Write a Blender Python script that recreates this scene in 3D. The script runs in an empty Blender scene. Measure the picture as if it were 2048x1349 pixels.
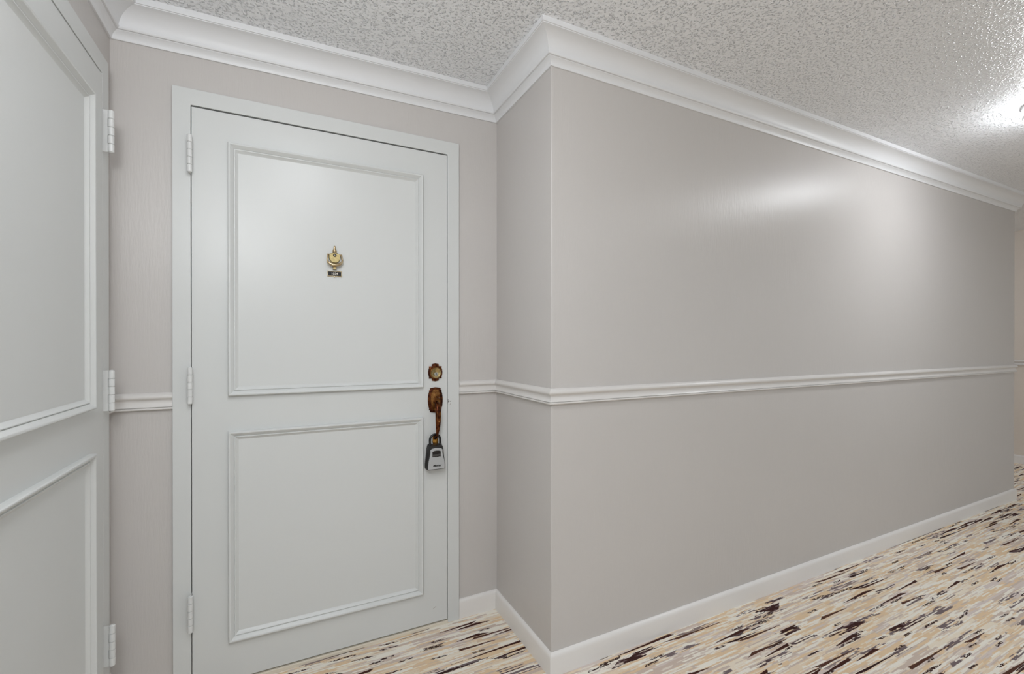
import bpy, bmesh, math, random
from mathutils import Vector, Matrix
random.seed(4)
SC = bpy.context.scene
COL = SC.collection
R = math.radians

# ------------------------------------------------------------------ camera, world, exposure
cd = bpy.data.cameras.new('camera')
cam = bpy.data.objects.new('camera', cd)
COL.objects.link(cam)
cam.location = (0, 0, 1.2211)
cam.rotation_euler = (R(90 - 0.1347), 0, R(-26.7076))
cd.sensor_width = 36
cd.lens = 911.89 / 2048 * 36
cd.shift_x = -8.47 / 2048
cd.shift_y = 14.83 / 2048
cd.clip_start = 0.02
SC.camera = cam

w = bpy.data.worlds.new('world')
SC.world = w
w.use_nodes = True
w.node_tree.nodes['Background'].inputs[0].default_value = (0.92, 0.985, 1.03, 1)
w.node_tree.nodes['Background'].inputs[1].default_value = 0.60
SC.view_settings.view_transform = 'Standard'
SC.view_settings.look = 'None'
SC.view_settings.gamma = 1
SC.view_settings.use_curve_mapping = False
SC.view_settings.exposure = 0.08
LAMP = 46.0            # strength of the glowing glass of the ceiling lights

fl = bpy.data.lights.new('added_fill', 'POINT'); fl.energy = 33; fl.shadow_soft_size = 0.24; fl.color = (0.985, 1.0, 1.02)
flo = bpy.data.objects.new('added_fill', fl); COL.objects.link(flo); flo.location = (-0.30, -0.10, 1.98)   # added fill lamp, unseen above the camera, to brighten the alcove

# ------------------------------------------------------------------ measures (metres)
XL, XR, XE, XF = -0.5148, 0.8678, 5.0896, 6.6534
YD, YL, YF, YN = 1.9253, 1.4371, -0.55, 4.2
HC = 2.346
def cz(x):             # the ceiling is not quite level
    pts = [(-9, -0.0227), (XL, -0.0227), (XR, 0.0), (XE, 0.0137), (XF, 0.021), (9, 0.021)]
    for (a, za), (b, zb) in zip(pts, pts[1:]):
        if x <= b: return za + (zb - za) * (x - a) / (b - a)
    return 0.021

# ------------------------------------------------------------------ materials
def S(r, g, b):
    f = lambda c: c / 12.92 if c <= 0.04045 else ((c + 0.055) / 1.055) ** 2.4
    return (f(r / 255), f(g / 255), f(b / 255), 1)

class NT:
    def __init__(s, name):
        s.m = bpy.data.materials.new(name); s.m.use_nodes = True
        s.t = s.m.node_tree; s.n = s.t.nodes; s.l = s.t.links
        s.b = s.n['Principled BSDF']
    def put(s, sock, v):
        if isinstance(v, bpy.types.NodeSocket): s.l.new(v, sock)
        elif v is not None: sock.default_value = v
    def node(s, t, ins=None, **kw):
        n = s.n.new(t)
        for k, v in kw.items(): setattr(n, k, v)
        for k, v in (ins or {}).items(): s.put(n.inputs[k], v)
        return n
    def math(s, op, a, b=None, c=None, clamp=False):
        n = s.node('ShaderNodeMath', operation=op, use_clamp=clamp)
        s.put(n.inputs[0], a)
        if b is not None: s.put(n.inputs[1], b)
        if c is not None: s.put(n.inputs[2], c)
        return n.outputs[0]
    def mix(s, f, a, b):
        n = s.node('ShaderNodeMix', data_type='RGBA')
        s.put(n.inputs[0], f); s.put(n.inputs[6], a); s.put(n.inputs[7], b)
        return n.outputs[2]
    def coord(s): return s.node('ShaderNodeTexCoord').outputs['Object']
    def mapping(s, v, scale, loc=(0, 0, 0)):
        return s.node('ShaderNodeMapping', {'Vector': v, 'Scale': scale, 'Location': loc}).outputs[0]
    def noise(s, v, scale=1, detail=2, rough=0.5):
        return s.node('ShaderNodeTexNoise', {'Vector': v, 'Scale': scale, 'Detail': detail, 'Roughness': rough}).outputs[0]
    def ramp(s, f, stops, interp='LINEAR'):
        n = s.node('ShaderNodeValToRGB'); cr = n.color_ramp; cr.interpolation = interp
        while len(cr.elements) < len(stops): cr.elements.new(0.5)
        for e, (p, c) in zip(cr.elements, stops): e.position = p; e.color = c
        s.put(n.inputs[0], f)
        return n.outputs[0]
    def bump(s, h, strength=1, dist=0.001, normal=None):
        n = s.node('ShaderNodeBump', {'Height': h, 'Strength': strength, 'Distance': dist})
        if normal is not None: s.l.new(normal, n.inputs['Normal'])
        return n.outputs[0]
    def setb(s, **k):
        for a, v in k.items(): s.put(s.b.inputs[a.replace('_', ' ')], v)
        return s.m

def paint(name, col, rough=0.35, stroke=(320, 320, 26), dist=0.0003, lump=0.0004, var=0.03, spec=0.5, aniso=0):
    t = NT(name); c = t.coord()
    n1 = t.noise(t.mapping(c, stroke), 1, 3, 0.6)
    n2 = t.noise(c, 14, 2, 0.5)
    nb = t.bump(n2, 1, lump)
    nb = t.bump(n1, 1, dist, nb)
    n3 = t.noise(c, 2.3, 3, 0.6)
    dark = tuple(x * (1 - var) for x in col[:3]) + (1,)
    lite = tuple(min(1, x * (1 + var)) for x in col[:3]) + (1,)
    cc = t.mix(n3, dark, lite)
    t.setb(Base_Color=cc, Roughness=rough, Normal=nb)
    t.b.inputs['Specular IOR Level'].default_value = spec
    if aniso:          # brushed paint: vertical strokes spread the gloss sideways
        t.b.inputs['Anisotropic'].default_value = aniso
        tn = t.node('ShaderNodeTangent', direction_type='RADIAL', axis='Z')
        t.l.new(tn.outputs[0], t.b.inputs['Tangent'])
    return t.m

WALL = paint('wall paint', S(201, 197, 194), 0.38, (170, 170, 18), 0.0006, 0.0008, 0.02, aniso=0.65)
TRIMW = paint('wall-tone trim paint', S(218, 215, 212), 0.33, (90, 90, 90), 0.00008, 0.0002, 0.02)
BASE = paint('baseboard paint', S(232, 229, 226), 0.30, (60, 60, 60), 0.0001, 0.0003, 0.02)
CROWN = paint('crown paint', S(229, 230, 232), 0.42, (60, 60, 60), 0.00006, 0.0002, 0.01)
DOORP = paint('door enamel', S(213, 215, 214), 0.32, (260, 260, 22), 0.00006, 0.0004, 0.012, spec=0.4)
HINGEP = paint('painted hinge enamel', S(220, 221, 220), 0.3, (90, 90, 90), 0.00006, 0.0002, 0.02)

t = NT('ceiling stipple'); c = t.coord()
n1 = t.noise(t.mapping(c, (1, 1, 1)), 120, 1.5, 0.5)
n2 = t.noise(c, 55, 2, 0.5)
h = t.math('ADD', t.ramp(n1, [(0.50, (0, 0, 0, 1)), (0.78, (1, 1, 1, 1))], 'EASE'), t.math('MULTIPLY', n2, 0.5))
CEIL = t.setb(Base_Color=S(246, 248, 251), Roughness=0.30, Normal=t.bump(h, 1, 0.0062))

def metal(name, col, rough=0.3, col2=None, dirt=0.5, nscale=60):
    t = NT(name); c = t.coord()
    n = t.noise(c, nscale, 3, 0.6)
    cc = t.mix(t.ramp(n, [(0.42, (0, 0, 0, 1)), (0.42 + dirt * 0.4, (1, 1, 1, 1))]), col2 or col, col)
    t.setb(Base_Color=cc, Roughness=rough, Metallic=1.0, Normal=t.bump(n, 1, 0.0001))
    return t.m
BRONZE = metal('antique bronze', S(122, 72, 42), 0.30, S(64, 34, 24))
BRONZEG = metal('rubbed golden bronze', S(160, 116, 66), 0.34, S(112, 70, 40))
BRASS = metal('aged brass', S(190, 168, 120), 0.28, S(150, 130, 88))
AMBER = metal('bright brass', S(206, 156, 76), 0.3, S(150, 96, 40))
PALEB = metal('pale polished brass', S(226, 208, 176), 0.18, S(186, 164, 128))
SATINB = metal('satin brass', S(184, 168, 122), 0.45, S(160, 144, 102), nscale=220)
STEEL = metal('worn nickel', S(205, 200, 188), 0.25, S(160, 156, 146))

def plain(name, col, rough=0.5, metallic=0.0, nscale=200, d=0.0001):
    t = NT(name); c = t.coord(); n = t.noise(c, nscale, 2)
    t.setb(Base_Color=t.mix(n, tuple(x * .93 for x in col[:3]) + (1,), col), Roughness=rough, Metallic=metallic,
           Normal=t.bump(n, 1, d))
    return t.m
DARK = plain('painted shade and dark screw', S(26, 22, 20), 0.7)  # near-black paint standing for shade behind doors and in keyway; also screw head
BLACKR = plain('black rubber', S(30, 28, 28), 0.42)
BLACKV = plain('black vinyl sleeve', S(22, 22, 24), 0.16)
BLACKG = plain('black gloss', S(18, 12, 12), 0.25)
SILVER = plain('silver painted plate', S(186, 188, 190), 0.36, 0.25)
GREYS = plain('grey shutter grip', S(70, 68, 66), 0.5)
INK = plain('black print', S(20, 20, 20), 0.6)
WHITEN = plain('white print', S(226, 220, 210), 0.5)
SILL = plain('painted sill', S(226, 217, 200), 0.5)
CHIP = plain('bare chipped wood', S(70, 58, 48), 0.8)
SCUFF = plain('grey scuff', S(150, 140, 130), 0.7)
WHITEM = plain('white enamelled metal', S(232, 232, 232), 0.3)
tg = NT('lit opal glass')
tg.setb(Base_Color=(0.9, 0.9, 0.9, 1), Roughness=0.3)
tg.b.inputs['Emission Color'].default_value = (0.97, 1.0, 1.035, 1)
tg.b.inputs['Emission Strength'].default_value = LAMP
GLOW = tg.m

# carpet: short streaks of cream, tan, taupe and dark brown running along the corridor
t = NT('streaked carpet'); c = t.coord()
sx = t.node('ShaderNodeSeparateXYZ', {0: c})
X0, Y0 = sx.outputs[0], sx.outputs[1]
wob = t.noise(t.mapping(c, (7, 40, 1)), 1, 3, 0.7)
wob2 = t.noise(t.mapping(c, (55, 220, 1)), 1, 2, 0.6)
Yw = t.math('ADD', Y0, t.math('MULTIPLY_ADD', wob, 0.010, -0.005))
Yw = t.math('ADD', Yw, t.math('MULTIPLY_ADD', wob2, 0.003, -0.0015))
Xw = t.math('ADD', X0, t.math('MULTIPLY_ADD', wob2, 0.020, -0.010))
wob3 = t.noise(t.mapping(c, (260, 420, 1)), 1, 2, 0.6)
Yw = t.math('ADD', Yw, t.math('MULTIPLY_ADD', wob3, 0.0034, -0.0017))
Xw = t.math('ADD', Xw, t.math('MULTIPLY_ADD', wob3, 0.018, -0.009))
def white(a, b, seed):
    v = t.node('ShaderNodeCombineXYZ', {0: a, 1: b, 2: seed}).outputs[0]
    return t.node('ShaderNodeTexWhiteNoise', {'Vector': v}, noise_dimensions='3D').outputs[0]
def cells(rowh, ln, seed, slant=1.0):
    v = t.math('MULTIPLY', Yw, 1 / rowh)
    r = t.math('FLOOR', v); fr = t.math('FRACT', v)
    k = t.math('MULTIPLY_ADD', white(r, 3.3, seed), 0.9, 0.6)
    u = t.math('ADD', t.math('MULTIPLY', t.math('DIVIDE', Xw, ln), k), t.math('MULTIPLY', white(r, 7.7, seed + .5), 37.0))
    sl = t.math('MULTIPLY_ADD', white(r, 5.1, seed + .2), slant * 2 * rowh / ln * 1.6, -slant * rowh / ln * 1.0)
    u = t.math('ADD', u, t.math('MULTIPLY', fr, sl))
    cc = t.math('FLOOR', u); fu = t.math('FRACT', u)
    return white(cc, r, seed + .9), white(cc, r, seed + 4.9), fr, fu
CREAM, LCREAM, TAN, BEIGE, TAUPE, GREY = S(250, 238, 218), S(254, 248, 236), S(240, 213, 176), S(244, 226, 201), S(220, 202, 188), S(230, 216, 208)
a, _, _, _ = cells(0.036, 0.30, 1.0)
col = t.ramp(a, [(0, TAN), (0.27, BEIGE), (0.45, CREAM), (0.64, TAUPE), (0.80, GREY), (0.92, TAN)], 'CONSTANT')
b, b2, _, _ = cells(0.010, 0.18, 2.0)
col = t.mix(t.math('GREATER_THAN', b, 0.42), col, t.ramp(b2, [(0, LCREAM), (0.34, BEIGE), (0.5, TAN), (0.72, GREY), (0.84, TAUPE)], 'CONSTANT'))
b, b2, _, _ = cells(0.0065, 0.11, 3.0)
col = t.mix(t.math('GREATER_THAN', b, 0.70), col, t.ramp(b2, [(0, LCREAM), (0.5, CREAM), (0.66, TAN), (0.84, TAUPE)], 'CONSTANT'))
spk = t.noise(t.mapping(c, (55, 420, 1)), 1, 3, 0.7)
b, b2, _, _ = cells(0.0042, 0.06, 13.0)
col = t.mix(t.math('MULTIPLY', t.math('GREATER_THAN', b, 0.72), 0.6), col, t.ramp(b2, [(0, LCREAM), (0.5, TAN), (0.75, TAUPE)], 'CONSTANT'))
spk, _, _, _ = cells(0.0052, 0.055, 11.0, 2.0)
spk = t.math('ADD', t.math('MULTIPLY', spk, 0.6), t.math('MULTIPLY', wob2, 0.4))
b, b2, fr, fu = cells(0.018, 0.15, 5.0, 2.0)          # purple-grey speckled patches
m = t.math('MULTIPLY', t.math('LESS_THAN', b, 0.10), t.math('GREATER_THAN', spk, 0.50))
col = t.mix(m, col, t.ramp(b2, [(0, S(124, 110, 112)), (0.5, S(150, 134, 130)), (0.8, S(88, 72, 74))], 'CONSTANT'))
def taper(fr, fu, rnd):        # wedge: thick at one end, thin at the other
    e = t.math('ABSOLUTE', t.math('SUBTRACT', fu, t.math('GREATER_THAN', rnd, 0.5)))
    lim = t.math('MULTIPLY_ADD', e, 0.75, 0.2)
    return t.math('LESS_THAN', fr, lim)
b, b2, fr, fu = cells(0.0145, 0.20, 6.0, 3.5)
m = t.math('MULTIPLY', t.math('LESS_THAN', b, 0.080), taper(fr, fu, b2))
col = t.mix(m, col, t.ramp(b2, [(0, S(66, 34, 28)), (0.55, S(88, 56, 44)), (0.8, S(48, 24, 26))], 'CONSTANT'))
b, b2, fr, fu = cells(0.009, 0.07, 8.0, 2.5)
m = t.math('MULTIPLY', t.math('LESS_THAN', b, 0.042), t.math('GREATER_THAN', wob2, 0.46))
col = t.mix(m, col, S(60, 40, 38))
b, b2, fr, fu = cells(0.034, 0.15, 9.0, 2.5)          # big dark striped patches
m = t.math('MULTIPLY', t.math('LESS_THAN', b, 0.022), t.math('GREATER_THAN', spk, 0.40))
col = t.mix(m, col, t.mix(t.math('GREATER_THAN', spk, 0.52), S(108, 88, 90), S(60, 32, 32)))
pile = t.noise(t.mapping(c, (420, 420, 1)), 1, 2, 0.7)
col = t.mix(t.math('MULTIPLY', t.math('SUBTRACT', pile, 0.42, clamp=True), 0.5), col, S(150, 128, 112))
CARPET = t.setb(Base_Color=col, Roughness=0.95, Normal=t.bump(pile, 1, 0.0025))
t.b.inputs['Specular IOR Level'].default_value = 0.1

# ------------------------------------------------------------------ helpers
def link(name, me, mat, parent=None, smooth=False):
    o = bpy.data.objects.new(name, me)
    COL.objects.link(o)
    if mat: me.materials.append(mat)
    if parent: o.parent = parent
    if smooth:
        for p in me.polygons: p.use_smooth = True
        try: me.set_sharp_from_angle(angle=R(38))
        except Exception: pass
    return o
def obj(name, bm, mat, parent=None, smooth=False, bevel=0, seg=2):
    bmesh.ops.recalc_face_normals(bm, faces=bm.faces)
    me = bpy.data.meshes.new(name); bm.to_mesh(me); bm.free()
    o = link(name, me, mat, parent, smooth)
    if bevel:
        m = o.modifiers.new('bevel', 'BEVEL'); m.width = bevel; m.segments = seg; m.limit_method = 'ANGLE'; m.angle_limit = R(40)
        for p in me.polygons: p.use_smooth = True
        m.harden_normals = False
        try: me.set_sharp_from_angle(angle=R(60))
        except Exception: pass
    return o
def struct(o, label=None):
    o['kind'] = 'structure'
    if label: o['label'] = label
    return o
def box(bm, x0, x1, y0, y1, z0, z1):
    v = [bm.verts.new((x, y, z)) for x in (x0, x1) for y in (y0, y1) for z in (z0, z1)]
    for f in ((0, 1, 3, 2), (4, 6, 7, 5), (0, 4, 5, 1), (2, 3, 7, 6), (0, 2, 6, 4), (1, 5, 7, 3)):
        bm.faces.new([v[i] for i in f])
def prism(bm, pts, y0, y1, inset=0.0):
    """pts: outline (x,z); extruded from y0 (back) to y1 (front, towards -y); inset shrinks the front outline"""
    n = len(pts)
    cx = sum(p[0] for p in pts) / n; czz = sum(p[1] for p in pts) / n
    def sh(p):
        dx, dz = p[0] - cx, p[1] - czz; L = math.hypot(dx, dz) or 1
        return (p[0] - dx / L * inset, p[1] - dz / L * inset)
    A = [bm.verts.new((p[0], y0, p[1])) for p in pts]
    rings = [A]
    if inset:
        rings.append([bm.verts.new((p[0], y1 + (y0 - y1) * .35, p[1])) for p in pts])
        rings.append([bm.verts.new((sh(p)[0], y1, sh(p)[1])) for p in pts])
    else:
        rings.append([bm.verts.new((p[0], y1, p[1])) for p in pts])
    bm.faces.new(A); bm.faces.new(rings[-1][::-1])
    for a, b in zip(rings, rings[1:]):
        for i in range(n): bm.faces.new([a[i], a[(i + 1) % n], b[(i + 1) % n], b[i]])
def cyl(bm, p0, p1, r0, r1=None, n=16, caps=True):
    r1 = r0 if r1 is None else r1
    p0, p1 = Vector(p0), Vector(p1); d = (p1 - p0).normalized()
    a = d.orthogonal().normalized(); b = d.cross(a)
    A = [bm.verts.new(p0 + (a * math.cos(k * 2 * math.pi / n) + b * math.sin(k * 2 * math.pi / n)) * r0) for k in range(n)]
    B = [bm.verts.new(p1 + (a * math.cos(k * 2 * math.pi / n) + b * math.sin(k * 2 * math.pi / n)) * r1) for k in range(n)]
    for k in range(n): bm.faces.new([A[k], A[(k + 1) % n], B[(k + 1) % n], B[k]])
    if caps: bm.faces.new(A[::-1]); bm.faces.new(B)
def lathe(bm, prof, origin=(0, 0, 0), axis='z', n=32):
    """prof: (r, h) pairs along the axis; axis '-y' grows towards the camera side"""
    o = Vector(origin); rings = []
    for r, h_ in prof:
        ring = []
        for k in range(n if r > 1e-6 else 1):
            a = 2 * math.pi * k / n
            if axis == 'z': p = Vector((r * math.cos(a), r * math.sin(a), h_))
            else: p = Vector((r * math.cos(a), -h_, r * math.sin(a)))
            ring.append(bm.verts.new(o + p))
        rings.append(ring)
    for A, B in zip(rings, rings[1:]):
        if len(A) == 1 and len(B) == 1: continue
        for k in range(n):
            k2 = (k + 1) % n
            if len(A) == 1: bm.faces.new([A[0], B[k2], B[k]])
            elif len(B) == 1: bm.faces.new([A[k], A[k2], B[0]])
            else: bm.faces.new([A[k], A[k2], B[k2], B[k]])
    for ring in (rings[0], rings[-1]):
        if len(ring) > 2: bm.faces.new(ring)
def tube(bm, pts, radii, n=12, flat=1.0, closed=False, up=Vector((1, 0, 0))):
    """a tube through pts; radii is one number or a list; flat scales it across 'up x tangent'"""
    P = [Vector(p) for p in pts]; m = len(P)
    if not isinstance(radii, (list, tuple)): radii = [radii] * m
    rings = []
    for i, p in enumerate(P):
        if closed: d = P[(i + 1) % m] - P[i - 1]
        else: d = P[min(i + 1, m - 1)] - P[max(i - 1, 0)]
        d.normalize()
        a = (up - d * up.dot(d)).normalized(); b = d.cross(a)
        rings.append([bm.verts.new(p + (a * math.cos(2 * math.pi * k / n) + b * math.sin(2 * math.pi * k / n) * flat) * radii[i]) for k in range(n)])
    pairs = list(zip(rings, rings[1:])) + ([(rings[-1], rings[0])] if closed else [])
    for A, B in pairs:
        for k in range(n): bm.faces.new([A[k], A[(k + 1) % n], B[(k + 1) % n], B[k]])
    if not closed: bm.faces.new(rings[0][::-1]); bm.faces.new(rings[-1])

# ------------------------------------------------------------------ setting: floor, ceiling, walls
bm = bmesh.new(); box(bm, XL - 5, XF + 2, YF - 6, YN + .15, -0.06, 0)
struct(obj('floor', bm, CARPET), 'carpet of cream, tan, taupe and dark brown streaks')
bm = bmesh.new()
xs = [XL - 2.2, XL, XR, XE, XF, XF + .15]
lo = [[bm.verts.new((x, y, HC + cz(x))) for y in (YF - .15, YN + .15)] for x in xs]
hi = [[bm.verts.new((x, y, HC + cz(x) + .08)) for y in (YF - .15, YN + .15)] for x in xs]
for i in range(len(xs) - 1):
    bm.faces.new([lo[i][0], lo[i][1], lo[i + 1][1], lo[i + 1][0]])
    bm.faces.new([hi[i][0], hi[i + 1][0], hi[i + 1][1], hi[i][1]])
    for j in (0, 1): bm.faces.new([lo[i][j], lo[i + 1][j], hi[i + 1][j], hi[i][j]])
bm.faces.new([lo[0][0], hi[0][0], hi[0][1], lo[0][1]]); bm.faces.new([lo[-1][0], lo[-1][1], hi[-1][1], hi[-1][0]])
struct(obj('ceiling', bm, CEIL), 'off-white ceiling with a glossy stippled texture')

DX0, DX1, DTOP = -0.2958, 0.6268, 2.045      # door opening in the alcove wall
LY1, LY0 = 1.8075, 0.885                     # door opening in the left wall
ZT = HC + .02
bm = bmesh.new()
box(bm, XL - .15, DX0 - .004, YD, YD + .12, 0, ZT); box(bm, DX1 + .004, XR + .12, YD, YD + .12, 0, ZT)
box(bm, DX0 - .004, DX1 + .004, YD, YD + .12, DTOP + .006, ZT)
struct(obj('wall_back', bm, WALL), 'greige alcove wall around the panelled door')
bm = bmesh.new()
box(bm, XL - .12, XL, .70, LY0 - .004, 0, ZT); box(bm, XL - .12, XL, LY1 + .004, YD, 0, ZT)
box(bm, XL - .12, XL, LY0 - .004, LY1 + .004, DTOP + .006, ZT)
struct(obj('wall_left', bm, WALL), 'greige wall at the left with the second panelled door')
bm = bmesh.new(); box(bm, XR, XR + .12, YL + .002, YD, 0, ZT)
struct(obj('wall_return', bm, WALL), 'short greige return wall between alcove and corridor')
bm = bmesh.new(); box(bm, XR + .002, XE, YL, YL + .12, 0, ZT + .02)
struct(obj('wall_right', bm, WALL), 'long glossy greige corridor wall')
bm = bmesh.new(); box(bm, XE - .12, XE, YL + .12, YN, 0, ZT + .02)
struct(obj('wall_end', bm, WALL), 'greige wall turning the far corner of the corridor')
bm = bmesh.new(); box(bm, XF, XF + .12, YF - .12, YN + .12, 0, ZT + .02)
WALLF = paint('far wall paint', S(222, 213, 203), 0.4, (330, 330, 30), 0.0003, 0.0006, 0.02)
struct(obj('wall_far', bm, WALLF), 'warm beige wall at the far end of the corridor')
bm = bmesh.new(); box(bm, XE - .12, XF + .12, YN, YN + .12, 0, ZT + .02)
struct(obj('wall_nook', bm, WALL), 'wall closing the side passage past the far corner')

# mouldings swept along the walls, mitred at the corners
PATH = [(XL, .70), (XL, YD), (XR, YD), (XR, YL), (XE, YL), (XE, YN)]
def nrm(a, b):
    d = Vector((b[0] - a[0], b[1] - a[1])).normalized(); return Vector((d.y, -d.x))
def run(name, prof, mat, i, path=PATH, a=None, b=None, zfun=None, label=None, rough=0):
    """segment i of path; a / b = distance to cut short at start / end (square cut), None = mitre with the neighbour"""
    p, q = Vector(path[i]), Vector(path[i + 1]); n = nrm(p, q); d = (q - p).normalized()
    def sec(end):
        pt = q if end else p; cut = b if end else a
        if cut is not None: base, dirv = (pt - d * cut if end else pt + d * cut), n
        else:
            base = pt
            j = i + 1 if end else i - 1
            if 0 <= j < len(path) - 1:
                n2 = nrm(path[j], path[j + 1]); dirv = (n + n2) / (1 + n.dot(n2))
            else: dirv = n
        out = []
        for o_, z in prof:
            xy = base + dirv * o_
            zz = z + (zfun(base.x) if zfun else 0)
            out.append((xy.x, xy.y, zz))
        return out
    A, B = sec(0), sec(1)
    L = max(1, int((q - p).length / 0.5))
    bm = bmesh.new(); rings = []
    for k in range(L + 1):
        f = k / L
        rings.append([bm.verts.new(Vector(x) * (1 - f) + Vector(y) * f) for x, y in zip(A, B)])
    for r0, r1 in zip(rings, rings[1:]):
        m = len(r0)
        for k in range(m): bm.faces.new([r0[k], r0[(k + 1) % m], r1[(k + 1) % m], r1[k]])
    bm.faces.new(rings[0][::-1]); bm.faces.new(rings[-1])
    return struct(obj(name, bm, mat, smooth=True), label)

c0, c1 = Vector((.0300, 2.2725)), Vector((.0830, 2.3235))
cove = []
for k in range(11):
    f = k / 10; p = c0.lerp(c1, f); nn = Vector((-.70, .72)) * 0.0130 * math.sin(math.pi * f) ** .8
    cove.append((p.x + nn.x, p.y + nn.y))
CROWNP = [(-.004, 2.237), (.0062, 2.237), (.0068, 2.2380), (.0072, 2.2430), (.0092, 2.2485), (.0130, 2.2540), (.0180, 2.2585),
          (.0225, 2.2612), (.0225, 2.2628), (.0292, 2.2630), (.0318, 2.2660), (.0326, 2.2700), (.0300, 2.2716)] + cove + \
         [(.0832, 2.3262), (.0872, 2.3266), (.0876, 2.3280), (.0862, 2.360), (-.004, 2.360)]
names = ['left wall', 'alcove wall over the door', 'return wall', 'long corridor wall', 'far corner']
for i in range(5):
    run('trim_%d' % (i + 1), CROWNP, CROWN, i, zfun=cz, label='white coved crown moulding along the ' + names[i])
RAILP = [(-.004, 1.0545), (.0020, 1.0545), (.0060, 1.0530), (.0110, 1.0500), (.0150, 1.0455), (.0168, 1.0410), (.0166, 1.0370),
         (.0140, 1.0335), (.0100, 1.0315), (.0078, 1.0290), (.0070, 1.0240), (.0076, 1.0180), (.0098, 1.0120), (.0128, 1.0075),
         (.0140, 1.0060), (.0100, 1.0052), (.0100, 1.0042), (.0135, 1.0036), (.0142, 1.0012), (.0136, .9982), (.0108, .9962), (-.004, .9960)]
BASEP = [(-.004, .0835), (.0020, .0835), (.0062, .0818), (.0095, .0785), (.0118, .0735), (.0130, .0660), (.0132, .0200), (.0132, -.004), (-.004, -.004)]
CW = 0.0525
casL1, casL0 = LY1 + CW, LY0 - CW
casX0, casX1 = DX0 - CW + .0005, DX1 + CW + .0005
L1 = YD - YF
def gapL(f): return f
run('trim_6', RAILP, TRIMW, 0, a=casL1 - .70, label='stub of chair rail between left door casing and corner')
run('trim_7', RAILP, TRIMW, 1, b=XR - casX0, label='short chair rail left of the alcove door')
run('trim_8', RAILP, TRIMW, 1, a=casX1 - XL, label='short chair rail right of the alcove door')
run('trim_9', RAILP, TRIMW, 2, label='chair rail on the short return wall')
run('trim_10', RAILP, TRIMW, 3, label='long chair rail on the corridor wall')
run('trim_11', RAILP, TRIMW, 4, label='chair rail turning the far corner')
run('trim_12', RAILP, TRIMW, 0, b=YD - casL0, label='chair rail left of the near door')
FP = [(XF, YN), (XF, YF)]
run('trim_13', RAILP, TRIMW, 0, path=FP, label='chair rail on the beige far wall')
run('baseboard_left', BASEP, BASE, 0, a=casL1 - .70, label='stub of baseboard beside left door casing')
run('baseboard_left', BASEP, BASE, 0, b=YD - casL0, label='baseboard left of the near door')
run('baseboard_back', BASEP, BASE, 1, b=XR - casX0, label='short baseboard left of the alcove door')
run('baseboard_back', BASEP, BASE, 1, a=casX1 - XL, label='short baseboard right of the alcove door')
run('baseboard_return', BASEP, BASE, 2, label='rounded baseboard on the short return wall')
run('baseboard_right', BASEP, BASE, 3, label='long rounded baseboard on the corridor wall')
run('baseboard_end', BASEP, BASE, 4, label='baseboard turning the far corner')
run('baseboard_far', BASEP, BASE, 0, path=FP, label='baseboard on the beige far wall')
# painted metal corner beads of the two outer corners
def bead(name, x, y, sx, z1):
    bm = bmesh.new()
    pts = [(0, .010), (-.0008, .010), (-.0010, .0022), (-.0004, .0006), (.0006, -.0004), (.0022, -.0010), (.010, -.0008), (.010, 0)]
    if sx < 0: pts = [(-px, py) for px, py in pts][::-1]
    pts = pts + [(.004 * sx, .004)]
    A = [bm.verts.new((x + px, y + py, 0.0)) for px, py in pts]; B = [bm.verts.new((x + px, y + py, z1)) for px, py in pts]
    n = len(A)
    for k in range(n): bm.faces.new([A[k], A[(k + 1) % n], B[(k + 1) % n], B[k]])
    bm.faces.new(A[::-1]); bm.faces.new(B)
    return struct(obj(name, bm, WALL, smooth=True), 'painted vertical corner bead')
bead('trim_14', XR, YL, 1, 2.30); bead('trim_15', XE, YL, -1, 2.30)

# ------------------------------------------------------------------ doors
# a door is built in its own frame: x across (0 = hinge edge), front face at y = 0 looking to -y, z up
DW = 0.9226
PY = 0.0145            # the door face stands this far proud of the wall
def casing(name, M, label):
    g = 0.0
    o, i_, zt, zi = -CW, 0.0, 2.1011, DTOP
    W = DW
    bm = bmesh.new()
    def U(xo, xi, zo, zin, y0, y1):
        P = [(xo, 0), (xo, zo), (W - xo, zo), (W - xo, 0), (W - xi, 0), (W - xi, zin), (xi, zin), (xi, 0)]
        A = [bm.verts.new((p[0], y0, p[1])) for p in P]; B = [bm.verts.new((p[0], y1, p[1])) for p in P]
        for k in range(8): bm.faces.new([A[k], A[(k + 1) % 8], B[(k + 1) % 8], B[k]])
        for V in (A, B):
            bm.faces.new([V[0], V[1], V[6], V[7]]); bm.faces.new([V[1], V[2], V[5], V[6]]); bm.faces.new([V[2], V[3], V[4], V[5]])
    U(-CW, 0.0, zt, zi, 0.0, PY + .001)
    c = obj(name, bm, DOORP, bevel=.0014)
    c.matrix_world = M
    bm = bmesh.new()
    U2 = U
    def Uj(xo, xi, zo, zin, y0, y1):
        P = [(xo, 0), (xo, zo), (W - xo, zo), (W - xo, 0), (W - xi, 0), (W - xi, zin), (xi, zin), (xi, 0)]
        A = [bm.verts.new((p[0], y0, p[1])) for p in P]; B = [bm.verts.new((p[0], y1, p[1])) for p in P]
        for k in range(8): bm.faces.new([A[k], A[(k + 1) % 8], B[(k + 1) % 8], B[k]])
        for V in (A, B):
            bm.faces.new([V[0], V[1], V[6], V[7]]); bm.faces.new([V[1], V[2], V[5], V[6]]); bm.faces.new([V[2], V[3], V[4], V[5]])
    Uj(-.0035, 0.0, zi + .0055, zi, PY + .001, PY + .11)
    obj('jamb', bm, DOORP, c)
    bm = bmesh.new(); Uj(0.0, 0.014, zi, zi - .016, .046, .085)
    obj('door_stop', bm, DOORP, c)
    struct(c, label)
    return c

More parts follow.
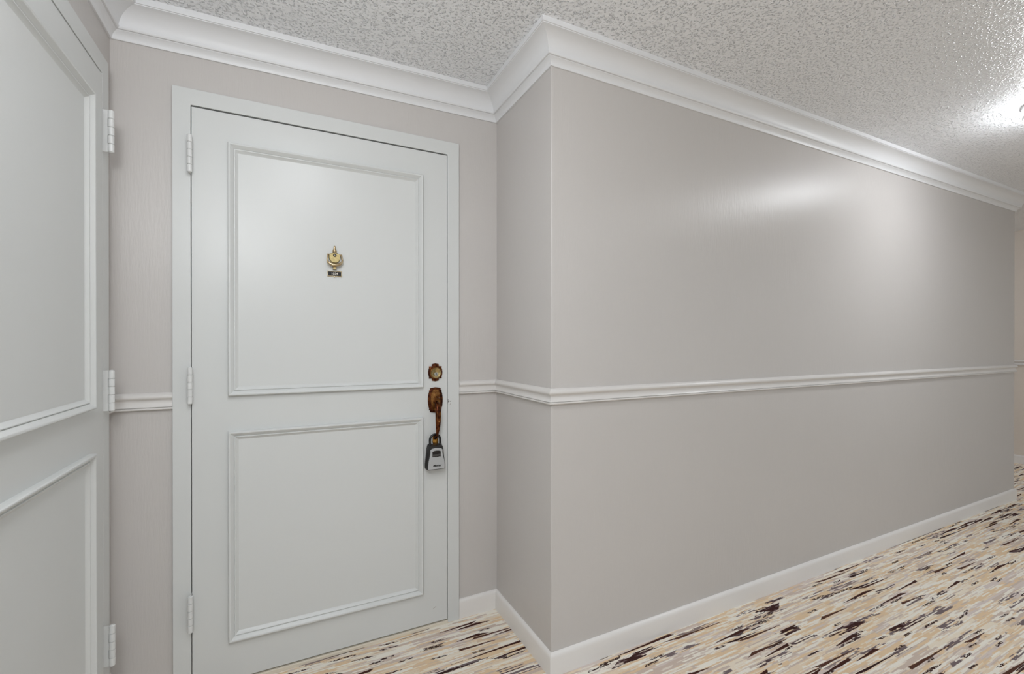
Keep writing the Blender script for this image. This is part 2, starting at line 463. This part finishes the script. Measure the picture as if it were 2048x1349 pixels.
MPROF = [(0, 0), (.0004, .0150), (.0012, .0172), (.0030, .0188), (.0050, .0190), (.0068, .0182), (.0085, .0164), (.0120, .0128), (.0150, .0098), (.0172, .0080),
         (.0180, .0060), (.0190, .0082), (.0200, .0090), (.0218, .0088), (.0232, .0072), (.0262, .0042), (.0295, .0016), (.0325, 0)]
def moulding(parent, x0, x1, z0, z1):
    bm = bmesh.new(); rings = []
    for (x, z, sx, sz) in ((x0, z0, 1, 1), (x1, z0, -1, 1), (x1, z1, -1, -1), (x0, z1, 1, -1)):
        rings.append([bm.verts.new((x + sx * wv, -p + .0006, z + sz * wv)) for wv, p in MPROF])
    for k in range(4):
        A, B = rings[k], rings[(k + 1) % 4]
        for j in range(len(A) - 1): bm.faces.new([A[j], A[j + 1], B[j + 1], B[j]])
    return obj('panel_moulding', bm, DOORP, parent, smooth=True)

def arc(cx, cz_, r, a0, a1, n):
    return [(cx + r * math.cos(R(a0 + (a1 - a0) * k / n)), cz_ + r * math.sin(R(a0 + (a1 - a0) * k / n))) for k in range(n + 1)]

def hinge(parent, z0, z1):
    """hinge whose leaves stand out of the gap to a barrel; five knuckles"""
    bm = bmesh.new()
    H = z1 - z0; k5 = H / 5
    for s in (-1, 1):                          # the two standing leaves, notched where the other leaf's knuckle sits
        ks = (0, 2, 4) if s < 0 else (1, 3)
        xa, xb = (0.0002, .0017) if s > 0 else (-.0017, -.0002)
        box(bm, xa, xb, -.0115, .030, z0, z1)
        for k in ks: box(bm, xa, xb, -.0165, -.0115, z0 + k * k5 + .0004, z0 + (k + 1) * k5 - .0004)
    hg = obj('hinge', bm, HINGEP, parent)
    for k in range(5):
        bm = bmesh.new()
        a, b = z0 + k * k5 + .0004, z0 + (k + 1) * k5 - .0004
        lathe(bm, [(.0062, a - z0), (.0076, a - z0 + .0008), (.0076, b - z0 - .0008), (.0062, b - z0)], (0, -.0200, z0), 'z', 20)
        obj('knuckle', bm, HINGEP, hg, smooth=True)
    bm = bmesh.new()
    lathe(bm, [(.0052, -.0010), (.0058, .0), (.0052, H), (.0050, H + .0008), (.002, H + .0014)], (0, -.0200, z0), 'z', 16)
    obj('pin', bm, HINGEP, hg, smooth=True)
    return hg

def door(name, M, label, flip=False):
    """the moving leaf with its mouldings and hinges; hinges at x = 0 (or x = DW when flip)"""
    g = .0022
    bm = bmesh.new(); box(bm, g, DW - g, 0.0, .044, .018, DTOP - .0060)
    d = obj(name, bm, DOORP, bevel=.0011)
    moulding(d, .1095, DW - .1115, 1.034, 1.9335)
    moulding(d, .1095, DW - .1115, .157, .9075)
    hs = []
    for z0, z1 in ((1.806, 1.934), (1.014, 1.138), (.231, .355)):
        hg = hinge(d, z0, z1)
        if flip: hg.location.x = DW
    d.matrix_world = M
    struct(d, label)
    return d
MB = Matrix.Translation((DX0, YD - PY, 0))
ML = Matrix.Translation((XL + PY, LY1 - DW, 0)) @ Matrix.Rotation(R(90), 4, 'Z')
# left wall: local x -> +y world, local -y -> +x world
casing('trim_16', MB, 'flat white casing around the alcove door')
cl = casing('trim_17', ML, 'flat white casing around the left door')
d1 = door('door_1', MB, 'white two-panel door with bronze handle set and brass knocker in the alcove')
d2 = door('door_2', ML, 'white two-panel door at the left edge, seen at a steep angle', flip=True)

bm = bmesh.new(); box(bm, DX0, DX1, YD - PY - .004, YD + .10, -.004, .0125)
struct(obj('trim_18', bm, SILL, bevel=.002), 'cream painted sill under the alcove door')
bm = bmesh.new(); box(bm, XL - .10, XL + PY + .004, LY0, LY1, -.004, .0125)
struct(obj('trim_19', bm, SILL, bevel=.002), 'cream painted sill under the left door')
# behind the doors: panels painted dark in place of shade, so that the gaps stay dark
bm = bmesh.new(); box(bm, DX0 - .03, DX1 + .03, YD + .12, YD + .14, -.02, DTOP + .05)
struct(obj('wall_shade_panel', bm, DARK), 'panel painted dark as the shade behind the alcove door')
bm = bmesh.new(); box(bm, XL - .14, XL - .12, LY0 - .03, LY1 + .03, -.02, DTOP + .05)
struct(obj('wall_shade_panel', bm, DARK), 'panel painted dark as the shade behind the left door')

# door-local x for a world x on the alcove door
def lx(x): return x - DX0

def chip(name, pts, mat, parent, y=-.0004, th=.0006):
    bm = bmesh.new(); prism(bm, pts, y + th, y)
    return obj(name, bm, mat, parent)

def textmesh(name, body, size, mat, parent, loc, shear=0.0, extrude=.0003, xscale=1.0, bold=0.0):
    cu = bpy.data.curves.new(name, 'FONT'); cu.body = body; cu.size = size; cu.align_x = 'CENTER'; cu.align_y = 'CENTER'
    cu.extrude = extrude; cu.shear = shear; cu.offset = bold; cu.resolution_u = 3
    to = bpy.data.objects.new(name + '_curve', cu); COL.objects.link(to)
    dg = bpy.context.evaluated_depsgraph_get()
    me = bpy.data.meshes.new_from_object(to.evaluated_get(dg)); me.name = name
    bpy.data.objects.remove(to); bpy.data.curves.remove(cu)
    o = link(name, me, mat, parent)
    me.transform(Matrix.Diagonal((xscale, 1, 1, 1)))
    o.rotation_euler = (R(90), 0, 0); o.location = loc
    return o

# ---- deadbolt (part of the alcove door)
def plate_outline(cx, z0, z1, wt, wm, ws, tab, tabh, peak):
    """ornate escutcheon: peaked tab, shoulders, bulging sides, mirrored foot"""
    H = z1 - z0; top = []
    zs = z1 - tabh
    right = [(0, z1), (tab, z1 - peak), (tab, zs + .0022), (tab + .0015, zs), (ws - .0015, zs), (ws, zs - .0015), (ws - .0012, zs - .006)]
    n = 8
    zb = z0 + tabh
    for k in range(1, n):
        f = k / n
        zz = (zs - .006) + ((zb + .006) - (zs - .006)) * f
        right.append((wt + (wm - wt) * math.sin(math.pi * f), zz))
    right += [(ws - .0012, zb + .006), (ws, zb + .0015), (ws - .0015, zb), (tab + .0015, zb), (tab, zb - .0022), (tab, z0 + peak), (0, z0)]
    left = [(-x, z) for x, z in right[1:-1]][::-1]
    return [(cx + x, z) for x, z in right + left]
cxd = lx(.5705)
bm = bmesh.new(); prism(bm, plate_outline(cxd, 1.0575, 1.1350, .0275, .0312, .0285, .0150, .0125, .0035), 0, -.0052, .0030)
db = obj('deadbolt', bm, BRONZE, d1, smooth=True)
db['label'] = 'bronze deadbolt with round brass keyed cylinder'
bm = bmesh.new(); lathe(bm, [(.0262, .004), (.0262, .0075), (.0245, .0100), (.0225, .0105), (.0215, .0100)], (cxd, 0, 1.0945), '-y', 36)
obj('bezel', bm, BRONZEG, db, smooth=True)
bm = bmesh.new(); lathe(bm, [(.0218, .006), (.0218, .0135), (.0205, .0152), (.0185, .0150), (.0165, .0138), (0, .0130)], (cxd, 0, 1.0945), '-y', 36)
obj('cylinder_collar', bm, BRASS, db, smooth=True)
bm = bmesh.new(); lathe(bm, [(.0085, .012), (.0085, .0146), (.0078, .0152), (0, .0152)], (cxd, 0, 1.0895), '-y', 24)
cy = obj('key_plug', bm, STEEL, db, smooth=True)
bm = bmesh.new(); box(bm, cxd - .0011, cxd + .0011, -.0156, -.0150, 1.0850, 1.0945)
obj('keyway', bm, DARK, db)
bm = bmesh.new()
lathe(bm, [(.0020, .003), (.0020, .0058), (.0012, .0064), (0, .0064)], (cxd - .0205, 0, 1.0725), '-y', 12)
obj('screw_head', bm, DARK, db)

# ---- handle set
bm = bmesh.new(); prism(bm, plate_outline(cxd, .9225, 1.0325, .0285, .0325, .0280, .0230, .0125, .0040), 0, -.0060, .0034)
hd = obj('door_handle', bm, BRONZE, d1, smooth=True)
hd['label'] = 'bronze handle set with thumb latch and curved grip'
def vase(cx, z0, z1, n=10):
    r = [(0, z1), (.0150, z1 - .003)]
    for k in range(n + 1):
        f = k / n
        r.append((.0160 + .0070 * math.sin(math.pi * f) ** 1.3 - .003 * f, z1 - .007 - (z1 - z0 - .012) * f))
    r += [(.008, z0), (0, z0)]
    return [(cx + x, z) for x, z in r] + [(cx - x, z) for x, z in r[1:-1]][::-1]
bm = bmesh.new(); prism(bm, vase(cxd, .9330, 1.0215), -.004, -.0082, .0022)
obj('raised_panel', bm, BRONZEG, hd, smooth=True)
# thumb piece
bm = bmesh.new()
tube(bm, [(cxd, -.004, .9940), (cxd, -.018, .9945), (cxd, -.030, .9915), (cxd, -.040, .9885), (cxd, -.046, .9880)], [.0045, .0045, .0080, .0098, .0050], 14, .32)
obj('thumb_latch', bm, BRONZEG, hd, smooth=True)
bm = bmesh.new()
gp = [(-.006, .9690), (-.014, .9700), (-.026, .9680), (-.038, .9610), (-.0455, .9490), (-.0485, .9350), (-.0490, .9180), (-.0480, .8980), (-.0455, .8780),
      (-.0420, .8600), (-.0380, .8470), (-.0335, .8370), (-.0265, .8250), (-.0160, .8170), (-.004, .8130)]
gr = [.0100, .0095, .0098, .0108, .0118, .0126, .0128, .0122, .0108, .0088, .0072, .0062, .0058, .0062, .0085]
tube(bm, [(cxd - .001, y, z) for y, z in gp], gr, 18, .62)
obj('grip', bm, BRONZE, hd, smooth=True)
bm = bmesh.new()
ov = [(cxd - .001 + .0070 * math.sin(2 * math.pi * k / 24) * (1 if 1 else 0), .9180 + (.0270 if math.cos(2 * math.pi * k / 24) < 0 else .021) * math.cos(2 * math.pi * k / 24)) for k in range(24)]
ring = []
for x, z in ov:
    f = (z - .885) / .06
    y = -.0563 + .045 * max(0, .905 - z) - .05 * 0
    ring.append((x, y + (.9 * max(0, z - .928)) * .25, z))
tube(bm, ring, .0011, 6, 1, closed=True, up=Vector((0, 1, 0.01)))
obj('grip_ornament', bm, BRONZEG, hd, smooth=True)
# foot of the grip: small plate screwed to the door
bm = bmesh.new()
foot = [(cxd + x, z) for x, z in ((0, .8330), (.0095, .8290), (.0120, .8200), (.0112, .8080), (.0128, .7960), (.0090, .7890), (0, .7870),
        (-.0090, .7890), (-.0128, .7960), (-.0112, .8080), (-.0120, .8200), (-.0095, .8290))]
prism(bm, foot, 0, -.0050, .0020)
obj('grip_foot', bm, AMBER, hd, smooth=True)

# small marks on the casing and the leaf
sc = [(lx(.5600), .0790), (lx(.5680), .0822), (lx(.5740), .0868), (lx(.5745), .0862), (lx(.5690), .0814), (lx(.5605), .0786)]
chip('scratch', sc, SCUFF, d1)
tr = bpy.data.objects['trim_16']
chip('paint_chip', [(lx(.6276), .978), (lx(.6290), .977), (lx(.6290), .9705), (lx(.6320), .9695), (lx(.6324), .9665), (lx(.6292), .9665), (lx(.6286), .960), (lx(.6276), .958)], CHIP, tr)
chip('paint_chip', [(lx(.6360), .971), (lx(.6385), .970), (lx(.6388), .966), (lx(.6362), .966)], CHIP, tr)
chip('paint_chip', arc(lx(.6350), .957, .0052, -150, 40, 7) + arc(lx(.6350), .9572, .0041, 40, -150, 7), SCUFF, tr)

# ---- knocker with viewer and number plate
cxk = lx(.1668)
bm = bmesh.new()
body = [(cxk + x, z) for x, z in ((0, 1.5740), (.010, 1.5725), (.0175, 1.5690), (.0205, 1.5670), (.0209, 1.5600), (.0207, 1.5545), (.0199, 1.5495), (.0181, 1.5447), (.0155, 1.5405), (.0120, 1.5371), (.0080, 1.5349), (.0040, 1.5338), (0, 1.5335))]
body += [(2 * cxk - x, z) for x, z in body[1:-1]][::-1]
prism(bm, body, 0, -.0100, .0022)
kn = obj('door_knocker', bm, SATINB, d1, smooth=True)
kn['label'] = 'pale brass knocker with urn finial, peephole and number plate'
bm = bmesh.new()
lathe(bm, [(.0042, 0), (.0082, .0016), (.0084, .0036), (.0062, .0056), (.0090, .0072), (.0092, .0096), (.0058, .0118), (.0048, .0165), (.0032, .0208), (.0036, .0232), (.0038, .0252), (.0022, .0275), (0, .0282)],
      (cxk, -.0055, 1.5735), 'z', 20)
obj('finial', bm, PALEB, kn, smooth=True)
bm = bmesh.new(); lathe(bm, [(.0060, .0085), (.0060, .0118), (.0050, .0126), (.0044, .0118), (.0042, .0110), (0, .0108)], (cxk, 0, 1.5635), '-y', 24)
pv = obj('peephole', bm, BLACKG, kn, smooth=True)
bm = bmesh.new(); lathe(bm, [(.0018, .0100), (.0017, .0120), (.0010, .0126), (0, .0128)], (cxk, 0, 1.5635), '-y', 14)
obj('peephole_lens', bm, WHITEN, kn, smooth=True)
bm = bmesh.new()
rp = [(cxk - .0245, -.008, 1.5665)] + [(cxk + .0270 * math.sin(R(a)) , -.0145 - .004 * math.cos(R(a)), 1.5430 - .0185 * math.cos(R(a))) for a in range(-100, 101, 10)] + [(cxk + .0245, -.008, 1.5665)]
rr = [.0030] + [.0032 + .0030 * max(0, math.cos(R(a))) for a in range(-100, 101, 10)] + [.0030]
tube(bm, rp, rr, 12, 1.0, up=Vector((0, 1, 0)))
obj('knocker_ring', bm, PALEB, kn, smooth=True)
bm = bmesh.new(); cyl(bm, (cxk - .0262, -.0065, 1.5660), (cxk + .0262, -.0065, 1.5660), .0030)
obj('hinge_bar', bm, PALEB, kn, smooth=True)
bm = bmesh.new(); prism(bm, [(cxk - .0085, 1.5230), (cxk + .0085, 1.5230), (cxk + .0055, 1.5160), (cxk + .0070, 1.5080), (cxk - .0070, 1.5080), (cxk - .0055, 1.5160)], 0, -.0125, .0012)
obj('strike', bm, BRASS, kn, smooth=True)
bm = bmesh.new()
np0, np1, nz0, nz1 = cxk - .0262, cxk + .0268, 1.4815, 1.5035
for (a, b, c_, d_) in ((np0, np1, nz1 - .0030, nz1), (np0, np1, nz0, nz0 + .0030), (np0, np0 + .0032, nz0 + .003, nz1 - .003), (np1 - .0032, np1, nz0 + .003, nz1 - .003)):
    box(bm, a, b, -.0040, 0, c_, d_)
lathe(bm, [(.0030, 0), (.0026, .003), (0, .0035)], (cxk, 0, nz0 - .0005), '-y', 12)
fr_ = obj('number_frame', bm, PALEB, kn)
bm = bmesh.new(); box(bm, np0 + .003, np1 - .003, -.0026, 0, nz0 + .0028, nz1 - .0028)
obj('number_plate', bm, BLACKG, kn)
textmesh('number', '1034', .0125, WHITEN, kn, (cxk, -.0029, 1.4925), extrude=.0002, xscale=1.0, bold=.0002)

# ------------------------------------------------------------------ key lock box hanging from the grip foot
lb = bpy.data.objects.new('key_lock_box', None); COL.objects.link(lb)
bxc = .5635
YFR = 1.8680                     # front of the body
lb.location = (bxc, YFR + .0200, .686)
lb['label'] = 'black and silver key lock box hanging by its shackle from the bronze door handle'
lb['category'] = 'lock box'
def rounded(pts, r, n=4):
    out = []; m = len(pts)
    for i in range(m):
        p0, p, p1 = Vector(pts[i - 1]), Vector(pts[i]), Vector(pts[(i + 1) % m])
        a = p + (p0 - p).normalized() * min(r, (p0 - p).length * .45); b = p + (p1 - p).normalized() * min(r, (p1 - p).length * .45)
        for k in range(n + 1):
            f = k / n; out.append(tuple(a * (1 - f) ** 2 + p * 2 * f * (1 - f) + b * f * f))
    return out
def body_outline(s=0.0, zt=.105, zb=0.0):
    return [(-.0395 + s, zb + s), (-.0398 + s, .018), (-.0375 + s, .040), (-.0345 + s, .066), (-.0325 + s, .086), (-.0280 + s * .6, zt - s),
            (.0280 - s * .6, zt - s), (.0325 - s, .086), (.0345 - s, .066), (.0375 - s, .040), (.0398 - s, .018), (.0395 - s, zb + s)]
bm = bmesh.new(); prism(bm, rounded(body_outline(), .006), .0200, -.0185, .0025)
obj('body', bm, BLACKR, lb, smooth=True)
fp = [(-.0360, .0040), (-.0362, .020), (-.0335, .040), (-.0290, .058), (-.0262, .074), (-.0270, .0850), (-.0190, .0915), (0, .0940), (.0190, .0915), (.0270, .0850),
      (.0262, .074), (.0290, .058), (.0335, .040), (.0362, .020), (.0360, .0040)]
bm = bmesh.new(); prism(bm, rounded(fp, .003, 3), -.0170, -.0212, .0012)
obj('face_plate', bm, SILVER, lb, smooth=True)
sh = [(-.0180, .0560), (-.0182, .0790), (-.0100, .0820), (0, .0830), (.0100, .0820), (.0182, .0790), (.0180, .0560), (.0110, .0572), (.0050, .0558), (0, .0550), (-.0050, .0558), (-.0110, .0572)]
bm = bmesh.new(); prism(bm, sh, -.0205, -.0217)
obj('shutter', bm, BLACKG, lb)
bm = bmesh.new(); prism(bm, [(-.0165, .0590), (-.0165, .0680), (0, .0672), (.0165, .0680), (.0165, .0590), (.0100, .0600), (0, .0580), (-.0100, .0600)], -.0212, -.0230, .0008)
obj('shutter_grip', bm, GREYS, lb)
textmesh('lettering', 'Master', .0118, INK, lb, (.0020, -.0214, .0195), shear=.35, extrude=.0002, xscale=1.08, bold=.0004)
bm = bmesh.new(); box(bm, .0085, .0180, -.0216, -.0212, .0128, .0136)
obj('lettering', bm, INK, lb)
bm = bmesh.new()
sp = [(-.0225, .0015, .098)] + [(-.0225, .0015, .122)] + [(.0225 * math.cos(R(a)), .0015, .1235 + .0235 * math.sin(R(a))) for a in range(180, -1, -12)] + [(.0225, .0015, .122), (.0225, .0015, .098)]
tube(bm, sp, .0048, 14, 1.0, up=Vector((0, 1, 0)))
obj('shackle', bm, BLACKV, lb, smooth=True)
for sx in (-1, 1):
    bm = bmesh.new(); lathe(bm, [(.0066, 0), (.0066, .003), (.0058, .0045), (.0050, .0045)], (sx * .0225, .0015, .1035), 'z', 18)
    obj('shackle_collar', bm, BLACKR, lb, smooth=True)

# ------------------------------------------------------------------ flush ceiling lights
def ceiling_light(x, y, label):
    zc = HC + cz(x)
    e = bpy.data.objects.new('ceiling_light', None); COL.objects.link(e)
    e.location = (x, y, zc); e['label'] = label; e['category'] = 'ceiling light'; e['group'] = 'flush ceiling lights along the corridor'
    return e
e1 = ceiling_light(3.215, .730, 'round white flush ceiling light at the right edge of the picture')
bm = bmesh.new(); lathe(bm, [(.150, .002), (.152, -.004), (.150, -.014), (.140, -.018), (.10, -.018)], (0, 0, 0), 'z', 48)
obj('mounting_ring', bm, WHITEM, e1, smooth=True)
bm = bmesh.new()
lathe(bm, [(.128, -.012), (.134, -.030), (.140, -.045), (.138, -.060), (.125, -.078), (.095, -.094), (.050, -.104), (0, -.107)], (0, 0, 0), 'z', 48)
obj('glass_shade', bm, GLOW, e1, smooth=True)
bm = bmesh.new(); lathe(bm, [(.1385, -.041), (.1465, -.043), (.1480, -.050), (.1450, -.057), (.1370, -.060)], (0, 0, 0), 'z', 48)
obj('rim_band', bm, WHITEM, e1, smooth=True)
bm = bmesh.new(); lathe(bm, [(.010, -.100), (.010, -.110), (.006, -.116), (0, -.118)], (0, 0, 0), 'z', 20)
obj('finial_nut', bm, WHITEM, e1, smooth=True)
for (x, y, lab) in ((.080, .62, 'round white flush ceiling light above the alcove, nearest the panelled door'),
                    (5.90, 3.10, 'added unseen ceiling light in the side passage, brightening the far wall')):  # fixture added out of view to lift the far wall
    e = ceiling_light(x, y, lab)
    for ch in list(e1.children):
        c_ = ch.copy(); COL.objects.link(c_); c_.parent = e
        if x < 1 and ch.name.startswith('glass_shade'):      # this fixture has weaker bulbs
            c_.data = ch.data.copy(); c_.data.materials[0] = GLOW.copy()
            c_.data.materials[0].node_tree.nodes['Principled BSDF'].inputs['Emission Strength'].default_value = LAMP * .7
